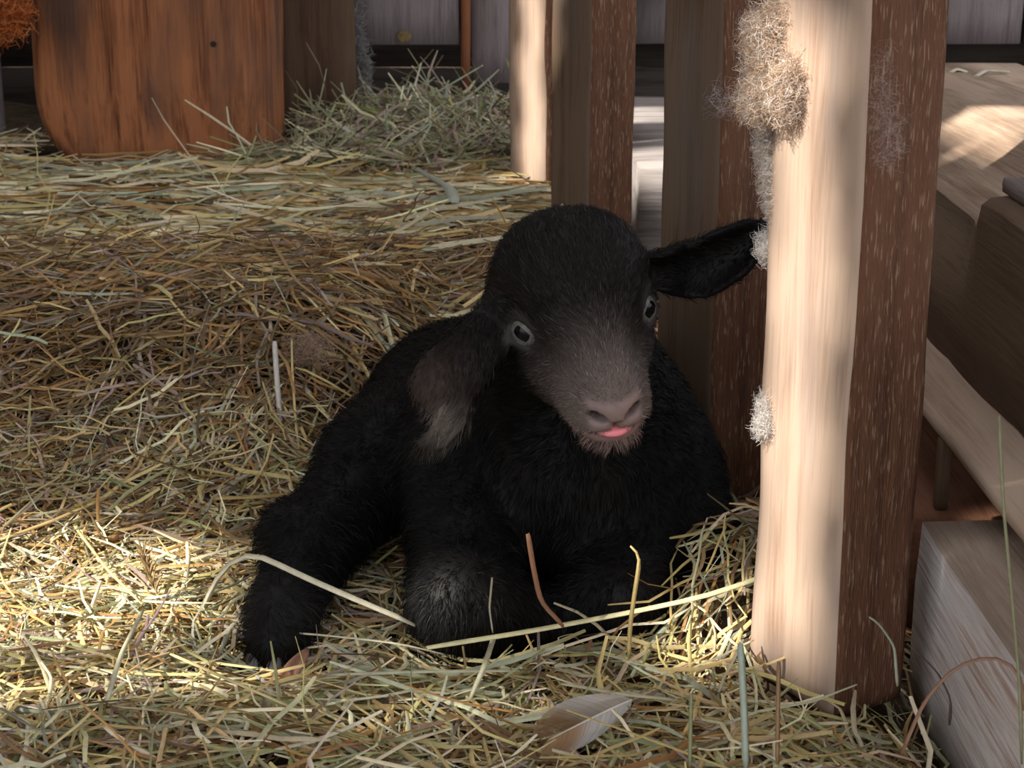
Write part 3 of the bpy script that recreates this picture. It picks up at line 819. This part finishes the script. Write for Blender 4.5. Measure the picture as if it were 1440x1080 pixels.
# ------------------------------------------------------------------ hay
PAL = {'straw': (.60, .47, .21), 'pale': (.76, .68, .45), 'green': (.36, .36, .17), 'greygreen': (.42, .43, .30), 'brown': (.25, .15, .068), 'orange': (.42, .24, .085), 'mauve': (.38, .28, .24), 'dark': (.16, .11, .06)}
def ribbons(C, wid, roll, cols, fold=.35):
    """C (n,k,3) centre lines -> tent-shaped blades"""
    n, k, _ = C.shape
    T = np.gradient(C, axis=1); T /= np.maximum(np.linalg.norm(T, axis=2, keepdims=True), 1e-9)
    up = np.array([0, 0, 1.0]) + np.zeros_like(T)
    S = np.cross(T, up); ln = np.linalg.norm(S, axis=2, keepdims=True); S = np.where(ln > .15, S / np.maximum(ln, 1e-6), np.array([1., 0, 0])); Nn = np.cross(S, T)
    cr, sr = np.cos(roll)[:, None, None], np.sin(roll)[:, None, None]
    S2 = S * cr + Nn * sr; N2 = Nn * cr - S * sr
    tp = np.ones(k); tp[-1] = .55; tp[0] = .75
    w = wid[:, None, None] * tp[None, :, None]
    V = np.stack([C - S2 * w, C + N2 * w * fold * 2, C + S2 * w], 2)     # n,k,3,3
    base = (np.arange(n) * k * 3)[:, None, None] + (np.arange(k - 1) * 3)[None, :, None]
    q1 = np.stack([base[..., 0] + 0, base[..., 0] + 1, base[..., 0] + 4, base[..., 0] + 3], -1)
    q2 = np.stack([base[..., 0] + 1, base[..., 0] + 2, base[..., 0] + 5, base[..., 0] + 4], -1)
    Fq = np.concatenate([q1.reshape(-1, 4), q2.reshape(-1, 4)])
    return V.reshape(-1, 3), Fq, np.repeat(cols, k * 3, 0)

BOXES = [(.250, .451, .435, .99, .08), (.325, .625, .62, 2.14, .27), (.279, .365, .65, 2.25, .117), (.255, .41, 1.05, 2.12, .055), (.138, .272, 1.87, 2.59, .162)]
def blocked(p):
    x, y, z = p[..., 0], p[..., 1], p[..., 2]
    m = np.zeros(x.shape, bool)
    for c, r_, l_, hr, hl in slat_boxes:
        dx, dy = x - c[0], y - c[1]
        m |= (np.abs(dx * r_[0] + dy * r_[1]) < hr + .0015) & (np.abs(dx * l_[0] + dy * l_[1]) < hl + .0015)
    for x0, x1, y0, y1, zt in BOXES: m |= (x > x0) & (x < x1) & (y > y0) & (y < y1) & (z < zt)
    m |= (np.abs(x - post.location.x) < .165) & (np.abs(y - post.location.y) < .125)
    m |= (np.abs(x - bp.location.x) < .062) & (np.abs(y - bp.location.y) < .026)
    return m

def hay_field(n, seed, xr, yr, length, width, palette, weights, layer, tilt_sd, upright=0.05, heading=None, accept=None, curl=.25):
    r = np.random.default_rng(seed)
    x = r.uniform(*xr, n); y = r.uniform(*yr, n)
    if accept is not None:
        k = r.random(n) < accept(x, y); x, y = x[k], y[k]; n = len(x)
    L = r.uniform(*length, n) * r.choice([.5, 1, 1.4], n, p=[.35, .5, .15]); wd = r.uniform(*width, n)
    th = r.uniform(0, 2 * math.pi, n)
    if heading is not None:
        al = r.random(n) < heading[1]; th = np.where(al, heading[0] + r.normal(0, .28, n) + math.pi * r.integers(0, 2, n), th)
    ph = r.normal(0, tilt_sd, n); upm = r.random(n) < upright; ph = np.where(upm, r.uniform(.4, 1.25, n), ph); L = np.where(upm, L * .65, L)
    lay = r.uniform(0, 1, n) ** .8 * layer
    K = 6; s = np.linspace(-.5, .5, K)
    d = np.stack([np.cos(th) * np.cos(ph), np.sin(th) * np.cos(ph), np.sin(ph)], 1); pr = np.stack([-np.sin(th), np.cos(th), 0 * th], 1)
    bend = r.normal(0, curl, n) * L; arch = r.normal(-.02, .10, n) * L; kink = r.normal(0, .05, (n, K)) * L[:, None]
    C = np.stack([x, y, 0 * x], 1)[:, None] + d[:, None] * (L[:, None] * s)[..., None] + pr[:, None] * ((bend[:, None] * (s ** 2 - .08)) + kink * .5)[..., None]
    C[..., 2] += arch[:, None] * (s ** 2) * 2
    g0 = ground(x, y)
    gall = ground(C[..., 0], C[..., 1])
    C[..., 2] = np.where(upm[:, None], C[..., 2] + (g0 + .42 * L * np.sin(np.abs(ph)))[:, None], C[..., 2] + gall * .75 + g0[:, None] * .25 + lay[:, None])
    C[..., 2] = np.maximum(C[..., 2], gall - .004)
    bad = blocked(C).any(1)
    fx = KID.eval(C.reshape(-1, 3).astype(np.float32)).reshape(n, K); bad |= (fx < .001).any(1)
    k = ~bad; C = C[k]; wd = wd[k]; n = len(wd); upm = upm[k]
    pk = r.choice(len(palette), n, p=np.array(weights) / sum(weights)); cols = np.array([PAL[q] for q in palette])[pk] * r.uniform(.65, 1.3, (n, 1)) * r.uniform(.92, 1.08, (n, 3))
    return ribbons(C, wd * np.where(upm, .7, 1), r.uniform(-.9, .9, n), cols)

def hay_object(name, label, parts):
    V, Fq, Cc = [], [], []; off = 0
    for v, f, c in parts: V.append(v); Fq.append(f + off); Cc.append(c); off += len(v)
    o = link(name, mesh_np(name, np.concatenate(V), np.concatenate(Fq), cols=np.clip(np.concatenate(Cc), 0, .95)), M['hay'])
    return tag(o, label, 'hay', kind='stuff')

front = hay_field(21000, 11, (-.62, .62), (.58, 1.32), (.04, .11), (.0005, .0016), ['straw', 'pale', 'green', 'greygreen', 'brown', 'mauve', 'orange'], [3.6, 2.6, 1.3, 1.2, 1.2, .9, .7], .028, .18, upright=.035, curl=.35)
front2 = hay_field(1500, 12, (-.6, .6), (.58, 1.28), (.08, .17), (.0009, .0019), ['straw', 'pale', 'greygreen', 'orange'], [3, 3, 2, 1], .028, .10, upright=.02, curl=.2)
hay_object('loose_hay', 'loose yellow-green hay bedding in front of the kid', [front, front2])
slope = hay_field(13000, 13, (-.95, .30), (1.15, 1.66), (.05, .12), (.0006, .0018), ['brown', 'orange', 'straw', 'mauve', 'dark', 'greygreen'], [3.2, 2.6, 1.3, 1.2, 2.2, .3], .024, .18, upright=.03, heading=(.15, .45), curl=.3)
hay_object('brown_straw', 'brown straw on the bank behind the kid', [slope])
flat2 = hay_field(900, 17, (-1.0, .10), (1.5, 2.35), (.10, .24), (.0016, .0036), ['straw', 'pale', 'greygreen', 'orange'], [3, 4, 2, 1], .020, .03, upright=0, heading=(.05, .7), curl=.10)
flat = hay_field(11000, 14, (-1.1, .16), (1.45, 2.45), (.06, .17), (.0010, .0030), ['straw', 'pale', 'greygreen', 'brown', 'orange', 'dark'], [3, 3.2, 1.4, 1.4, 1.0, 1.4], .014, .045, upright=.01, heading=(.0, .6), curl=.15)
corner = hay_field(3000, 15, (-.36, .10), (2.18, 2.62), (.08, .20), (.0010, .0023), ['greygreen', 'green', 'pale', 'mauve', 'dark'], [3, 1.6, 1.0, 1.2, 1.0], .03, .28, upright=.07, curl=.3)
hay_object('trampled_straw', 'pale trampled straw in front of the big post', [flat, flat2, corner])
side = hay_field(1500, 16, (.20, .75), (.62, 2.9), (.03, .08), (.0006, .0014), ['brown', 'straw', 'dark', 'mauve'], [2, 1, 2, 1], .012, .1, upright=.02)
hay_object('scattered_chaff', 'scattered dark chaff beside the right-hand timbers', [side])

# ------------------------------------------------------------------ single stems that stand out
def stem(name, pts, width, col, label, cat='straw', group=None, k=14, fold=.4, roll=.2, lifts=None):
    """pts: (px, py, lift above ground) or (px, py, depth, 'd')"""
    W = np.array([v3(P(*q[:3])) if len(q) == 4 else v3(gp(*q)) for q in pts])
    t = np.concatenate([[0], np.cumsum(np.linalg.norm(np.diff(W, axis=0), axis=1))]); tt = np.linspace(0, t[-1], k)
    C = np.stack([np.interp(tt, t, W[:, a]) for a in range(3)], 1)
    for _ in range(1): C[1:-1] = (C[:-2] + 2 * C[1:-1] + C[2:]) / 4
    base = C[0].copy()
    V, Fq, cc = ribbons(C[None] - base, np.array([width / 2]), np.array([roll]), np.array([col]), fold)
    o = link(name, mesh_np(name, V, Fq, cols=cc), M['hay']); o.location = base
    o.modifiers.new('thick', 'SOLIDIFY').thickness = width * .12
    return tag(o, label, cat, group)
pale, straw, green, brown, rust = (.78, .72, .52), (.66, .54, .26), (.40, .43, .24), (.33, .20, .11), (.42, .22, .14)
stem('bent_straw', [(283, 865, .02), (312, 798, .055), (352, 776, .068), (440, 818, .07), (520, 853, .055), (583, 880, .04)], .0060, pale, 'thick pale straw bent over in front of the outstretched hind leg')
stem('long_straw', [(600, 912, .045), (740, 890, .045), (900, 860, .045), (1000, 838, .045), (1105, 800, .035)], .0052, (.76, .70, .40), 'long broad pale straw lying across in front of the folded knees')
stem('forked_twig', [(742, 750, 1.005, 'd'), (750, 800, 1.008, 'd'), (760, 848, 1.01, 'd'), (792, 882, 1.012, 'd')],   .0048, (.27, .13, .07), 'short red-brown split twig standing before the dark chest', 'twig')
stem('bent_stalk', [(886, 768, .985, 'd'), (901, 781, .985, 'd'), (893, 830, .985, 'd'), (886, 880, .985, 'd'), (884, 925, .985, 'd')], .0026, (.48, .36, .14), 'thin yellow stalk with a bent tip standing before the dark chest', 'straw')
stem('thin_stalk', [(692, 812, 1.0, 'd'), (688, 855, 1.0, 'd'), (693, 890, 1.0, 'd')], .0013, (.42, .38, .26), 'hair-thin dry stalk upright before the folded knee', 'straw')
stem('green_blade', [(1405, 585, .80, 'd'), (1410, 700, .80, 'd'), (1424, 850, .80, 'd'), (1434, 960, .80, 'd'), (1437, 1075, .80, 'd')], .0021, (.27, .26, .14), 'tall thin green grass blade in front of the whitewashed sill beam', 'grass blade')
stem('curled_stem', [(1268, 1060, .855, 'd'), (1300, 985, .85, 'd'), (1345, 935, .845, 'd'), (1400, 922, .84, 'd'), (1438, 945, .835, 'd'), (1440, 1000, .83, 'd')], .0030, (.34, .19, .12), 'red-brown grass stem curling against the whitewashed sill beam', 'grass stem')
stem('dark_stem', [(1275, 905, .90, 'd'), (1318, 945, .90, 'd'), (1338, 985, .90, 'd'), (1335, 1020, .90, 'd')], .0018, (.10, .07, .05), 'dark thin stem drooping beside the foot of the near slat', 'grass stem')
stem('hooked_stem', [(1222, 868, .93, 'd'), (1236, 878, .93, 'd'), (1258, 910, .93, 'd'), (1262, 965, .93, 'd')], .0022, (.40, .44, .32), 'grey-green hooked stem before the foot of the near slat', 'grass stem')
stem('white_stalk', [(386, 480, .05), (390, 540, .035), (395, 600, .012)], .0045, (.66, .62, .56), 'short whitish stalk upright in the brown straw', 'straw')
stem('leaning_stalk', [(385, 345, .05), (420, 400, .04), (462, 430, .03), (470, 460, .01)], .0042, (.34, .21, .09), 'brown stalk leaning out of the brown straw bank', 'straw')
stem('broad_leaf_blade', [(130, 395, .012), (215, 375, .014), (300, 345, .016), (345, 335, .012)], .011, (.44, .45, .34), 'broad grey-green dried blade lying on the pale trampled straw', 'grass blade', fold=.15)
stem('orange_stalk', [(60, 412, .02), (170, 385, .02), (300, 343, .02), (345, 335, .01)], .008, (.50, .32, .14), 'orange-brown stalk beside the broad grey-green blade', 'straw')
stem('slanting_stalk', [(330, 330, .016), (400, 285, .02), (470, 245, .02), (530, 222, .012)], .008, (.46, .34, .15), 'long tan stalk slanting across the straw towards the brown plank', 'straw')
stem('kinked_blade', [(582, 235, .02), (632, 262, .03), (640, 285, .02)], .014, (.46, .50, .42), 'wide blue-grey kinked blade by the far slat', 'grass blade', fold=.15)
stem('yellow_straw', [(0, 760, .03), (70, 735, .03), (150, 700, .03)], .0040, (.50, .36, .15), 'tan straw on the shaded bank edge', 'straw')
stem('ochre_straw', [(300, 702, .03), (360, 700, .035), (418, 696, .03)], .0050, (.46, .33, .12), 'ochre straw pointing at the hind leg', 'straw')
stem('arched_grass', [(500, 552, .02), (545, 547, .04), (590, 549, .05)], .0014, (.50, .50, .24), 'thin green grass arching over the dark flank under the hanging ear', 'grass blade')
stem('upright_blade', [(1041, 905, .90, 'd'), (1046, 985, .895, 'd'), (1049, 1080, .89, 'd')], .0042, (.44, .50, .40), 'blue-green upright blade in the hay beside the brown feather', 'grass blade')
stem('brown_upright', [(1095, 930, .90, 'd'), (1094, 1000, .895, 'd'), (1093, 1075, .89, 'd')], .0024, (.34, .20, .10), 'brown upright stalk in the hay by the near slat', 'straw')
stem('olive_upright', [(972, 975, .90, 'd'), (971, 1030, .895, 'd'), (970, 1078, .89, 'd')], .0022, (.30, .31, .16), 'olive upright stalk in the hay beside the feather', 'straw')
for q, c_, w_ in (([(1322, 112, 2.0, 'd'), (1345, 98, 2.0, 'd'), (1362, 104, 2.0, 'd')], pale, 'whitish'), ([(1325, 120, 1.95, 'd'), (1350, 112, 1.97, 'd'), (1368, 108, 1.98, 'd')], (.34, .26, .17), 'dark brown'), ([(1366, 112, 1.96, 'd'), (1385, 100, 1.98, 'd'), (1420, 102, 1.98, 'd')], (.62, .56, .44), 'dull grey-tan')):
    stem('straw_scrap', q, .007, c_, w_ + ' scrap of straw lying on the far end of the chewed beam', 'straw', 'straw scraps on the chewed beam')
loose = [[(40, 905, .03), (75, 955, .035), (60, 1010, .02)], [(105, 740, .03), (150, 800, .04), (200, 850, .03)], [(460, 950, .03), (600, 945, .035), (730, 944, .03)], [(330, 885, .02), (450, 893, .04), (560, 905, .04), (640, 925, .02)], [(1010, 950, .03), (1080, 935, .03), (1150, 905, .03)], [(790, 962, .03), (880, 978, .035), (950, 985, .03)],
         [(520, 1010, .03), (580, 1045, .03), (640, 1078, .03)], [(60, 1060, .03), (110, 1020, .04), (130, 1000, .04)], [(700, 880, .03), (680, 940, .045), (660, 985, .03)], [(960, 945, .03), (1010, 925, .04), (1060, 900, .03)], [(240, 920, .04), (330, 960, .045), (420, 1000, .03)], [(150, 985, .04), (170, 920, .05), (200, 860, .04)]]
for i, q in enumerate(loose):
    stem('loose_straw', q, .0021 + .0006 * (i % 3), [pale, straw, (.58, .56, .38)][i % 3], 'single pale straw lying loose on top of the front hay', 'straw', 'loose straws on the front hay')

# seed head
sh = empty('seed_head', gp(218, 840, .03)); tag(sh, 'small tan grass seed head upright in the sunlit hay', 'seed head')
b0 = v3(gp(222, 838, .03)); t0 = v3(gp(200, 775, .055))
V, Fq, Cc = [], [], []; off = 0
for i in range(36):
    f = i / 36; c = b0 * (1 - f) + t0 * f; a = i * 2.4; d = np.array([math.cos(a) * .5, math.sin(a) * .5, .9]) * .012
    v, q, cc = ribbons(np.stack([c, c + d * .5 + [0, 0, .001], c + d])[None], np.array([.0012]), np.array([a]), np.array([(.50, .36, .19)]))
    V.append(v); Fq.append(q + off); Cc.append(cc); off += len(v)
link('spikelets', mesh_np('spikelets', np.concatenate(V), np.concatenate(Fq), cols=np.concatenate(Cc)), M['hay'], sh)
v, q, cc = ribbons(np.stack([b0 - (t0 - b0) * .6, b0, t0])[None], np.array([.0008]), np.array([0.]), np.array([(.5, .42, .22)])); link('stalk', mesh_np('stalk', v, q, cols=cc), M['hay'], sh)

# dried leaf
def leaf(name, pts, width, col, label, cat='leaf'):
    W = np.array([v3(gp(*q)) for q in pts]); n = 12; tt = np.linspace(0, 1, n)
    C = np.stack([np.interp(tt, np.linspace(0, 1, len(W)), W[:, a]) for a in range(3)], 1)
    T = np.gradient(C, axis=0); T /= np.linalg.norm(T, axis=1, keepdims=True); S = np.cross(T, toward); S /= np.linalg.norm(S, axis=1, keepdims=True); N = np.cross(S, T)
    V = []; Fq = []
    for i in range(n):
        wv = width * math.sin(math.pi * (.06 + .92 * tt[i])) ** .7
        for u in (-1, -.5, 0, .5, 1): V.append(C[i] + S[i] * u * wv + N[i] * (abs(u) * wv * .5))
    for i in range(n - 1):
        for j in range(4): a0 = i * 5 + j; Fq.append((a0, a0 + 1, a0 + 6, a0 + 5))
    b = np.array(V[0]); o = link(name, mesh_np(name, np.array(V) - b, Fq, cols=np.tile(col, (len(V), 1))), M['hay']); o.location = b
    o.modifiers.new('thick', 'SOLIDIFY').thickness = .0006
    return tag(o, label, cat)
leaf('dried_leaf', [(388, 968, .02), (408, 945, .03), (434, 912, .035)], .0048, (.34, .18, .12), 'curled reddish dried leaf in the hay below the hoof')

# feather
fe = empty('feather', gp(880, 990, .03)); tag(fe, 'small brown and translucent white feather lying on the front hay', 'feather')
fa, fb = v3(gp(888, 984, .038)), v3(gp(772, 1040, .034)); mid = (fa + fb) / 2 + np.array([.004, -.012, .010])
tt = np.linspace(0, 1, 26)[:, None]; SHAFT = fa * (1 - tt) ** 2 + 2 * mid * tt * (1 - tt) + fb * tt ** 2
v, q, cc = ribbons(SHAFT[None], np.array([.0009]), np.array([0.]), np.array([(.75, .70, .62)])); link('shaft', mesh_np('shaft', v, q, cols=cc), M['hay'], fe)
m, n_, b_n = new_mat('feather_barbs'); a_ = n_.nodes.new('ShaderNodeAttribute'); a_.attribute_name = 'Col'; n_.links.new(a_.outputs['Color'], b_n.inputs['Base Color']); b_n.inputs['Roughness'].default_value = .7; b_n.inputs['Alpha'].default_value = .62
V, Fq, Cc = [], [], []; off = 0
tdir = fb - fa; tdir /= np.linalg.norm(tdir); sdir = np.cross(tdir, toward); sdir /= np.linalg.norm(sdir)
for i in range(150):
    f = i / 150; c = SHAFT[min(25, int(f * 25))] * (1 - (f * 25) % 1) + SHAFT[min(25, int(f * 25) + 1)] * ((f * 25) % 1)
    for s in (-1, 1):
        ln = (.020 if s > 0 else .017) * math.sin(math.pi * (.10 + .84 * f)) ** .6
        d = (tdir * .75 + s * sdir * .8); d /= np.linalg.norm(d)
        pts = np.stack([c, c + d * ln * .5 + toward * .001, c + d * ln + tdir * .004 - toward * .002])
        br = sstep(.45, .75, f); col = np.array([.66, .62, .58]) * (1 - br) + np.array([.42, .25, .13]) * br
        v, q, cc = ribbons(pts[None], np.array([.0007]), np.array([0.]), np.array([col * random.uniform(.8, 1.15)]), .1)
        V.append(v); Fq.append(q + off); Cc.append(cc); off += len(v)
vn = link('vane', mesh_np('vane', np.concatenate(V), np.concatenate(Fq), cols=np.concatenate(Cc)), m, fe); vn['kind'] = 'stuff'

# ------------------------------------------------------------------ wool
def wool(name, blobs, n, label, cols, step=.004, wid=.00022, k=9, seed=1, core=True, cat='wool'):
    """blobs: list of (centre, radius vector); curly fibres filling them"""
    r = np.random.default_rng(seed); V, Fq, Cc = [], [], []; off = 0
    vol = np.array([np.prod(b[1]) ** .67 for b in blobs]); which = r.choice(len(blobs), n, p=vol / vol.sum())
    cen = np.array([b[0] for b in blobs])[which]; rad = np.array([b[1] for b in blobs])[which]
    u = r.normal(size=(n, 3)); u /= np.linalg.norm(u, axis=1, keepdims=True); start = cen + u * rad * (r.random((n, 1)) ** .33)
    d = r.normal(size=(n, 3)); d /= np.linalg.norm(d, axis=1, keepdims=True); C = [start]
    for i in range(k - 1):
        d = d + .8 * r.normal(size=(n, 3)); back = (cen - C[-1]) / rad; d += back * .22 * np.maximum(0, np.linalg.norm(back, axis=1, keepdims=True) - .75) * 2
        d /= np.linalg.norm(d, axis=1, keepdims=True); C.append(C[-1] + d * step * r.uniform(.6, 1.3, (n, 1)))
    C = np.stack(C, 1)
    cs = np.array(cols)[r.choice(len(cols), n)] * r.uniform(.85, 1.12, (n, 1))
    base = np.array(blobs[0][0])
    v, q, cc = ribbons(C - base, np.full(n, wid), r.uniform(-1.5, 1.5, n), cs, .3)
    o = link(name, mesh_np(name, v, q, cols=np.clip(cc, 0, .95)), M['wool']); o.location = base
    tag(o, label, cat)
    return o
s1 = lambda px, py, off=0.0: v3(on_slat(0, px, py)) + v3(cam_vec(0, 0, 1)) * off
cream, tan_, white = (.72, .60, .48), (.58, .42, .30), (.82, .78, .74)
dep1 = .955
wool('wool_tuft', [(v3(P(1092, 95, dep1)), (.013, .014, .020)), (v3(P(1082, 50, dep1)), (.012, .012, .014)), (v3(P(1075, 140, dep1)), (.012, .012, .011)), (v3(P(1108, 130, dep1 - .02)), (.008, .006, .016)), (v3(P(1112, 30, dep1 - .01)), (.010, .008, .014))], 12000, 'tan and white tuft of wool caught on the edge of the near slat', [cream, tan_, tan_, white], seed=3, wid=.00012, step=.0030)
wool('wool_strand', [(v3(P(1083, 205, dep1 + .02)), (.006, .006, .015)), (v3(P(1088, 250, dep1 + .02)), (.005, .005, .014)), (v3(P(1090, 288, dep1 + .02)), (.0035, .004, .009))], 2200, 'white strand of wool hanging below the tan tuft on the near slat', [white, white, cream], seed=4, wid=.0001, step=.003)
wool('wool_fluff', [(v3(P(1082, 347, dep1 + .03)), (.005, .004, .007))], 400, 'small white wool fluff on the near slat beside the ear tip', [white], seed=5, wid=.0001, step=.003)
wool('wool_fluff', [(v3(P(1077, 578, dep1 + .045)), (.004, .004, .010)), (v3(P(1074, 600, dep1 + .045)), (.004, .004, .005))], 450, 'white wool fluff low on the edge of the near slat', [white], seed=6, wid=.0001, step=.003)
wool('wool_wisp', [(v3(P(1018, 140, 1.205)), (.012, .008, .010)), (v3(P(1050, 60, 1.21)), (.010, .006, .030))], 130, 'thin grey wisp of wool on the second slat', [(.55, .5, .5)], seed=7, wid=.00008)
wool('wool_wisp', [(v3(P(1248, 190, .872)), (.006, .004, .020)), (v3(P(1240, 120, .872)), (.005, .004, .020))], 200, 'thin grey wisp of wool on the rough right face of the near slat', [(.55, .5, .5)], seed=8, wid=.000025)
ft = wool('fur_tuft', [(v3(P(4, 12, 2.1)), (.026, .03, .032)), (v3(P(-30, 0, 2.1)), (.04, .04, .05))], 2600, 'orange tuft of coarse fur poking in beside the massive post', [(.55, .17, .05), (.42, .12, .035), (.65, .25, .09)], seed=9, step=.007, wid=.0005, cat='fur')
wool('cobweb', [(v3(P(503, 60, 2.6)), (.006, .006, .06)), (v3(P(512, 100, 2.6)), (.006, .006, .045))], 350, 'grey hanging cobweb strand beside the brown plank', [(.38, .36, .35)], seed=10, step=.008, wid=.0004, cat='cobweb')
wool('wool_fluff', [(v3(gp(432, 492, .03)), (.022, .015, .012))], 300, 'thin tan fluff lying on the brown straw bank', [(.42, .30, .22)], seed=12, wid=.00016)
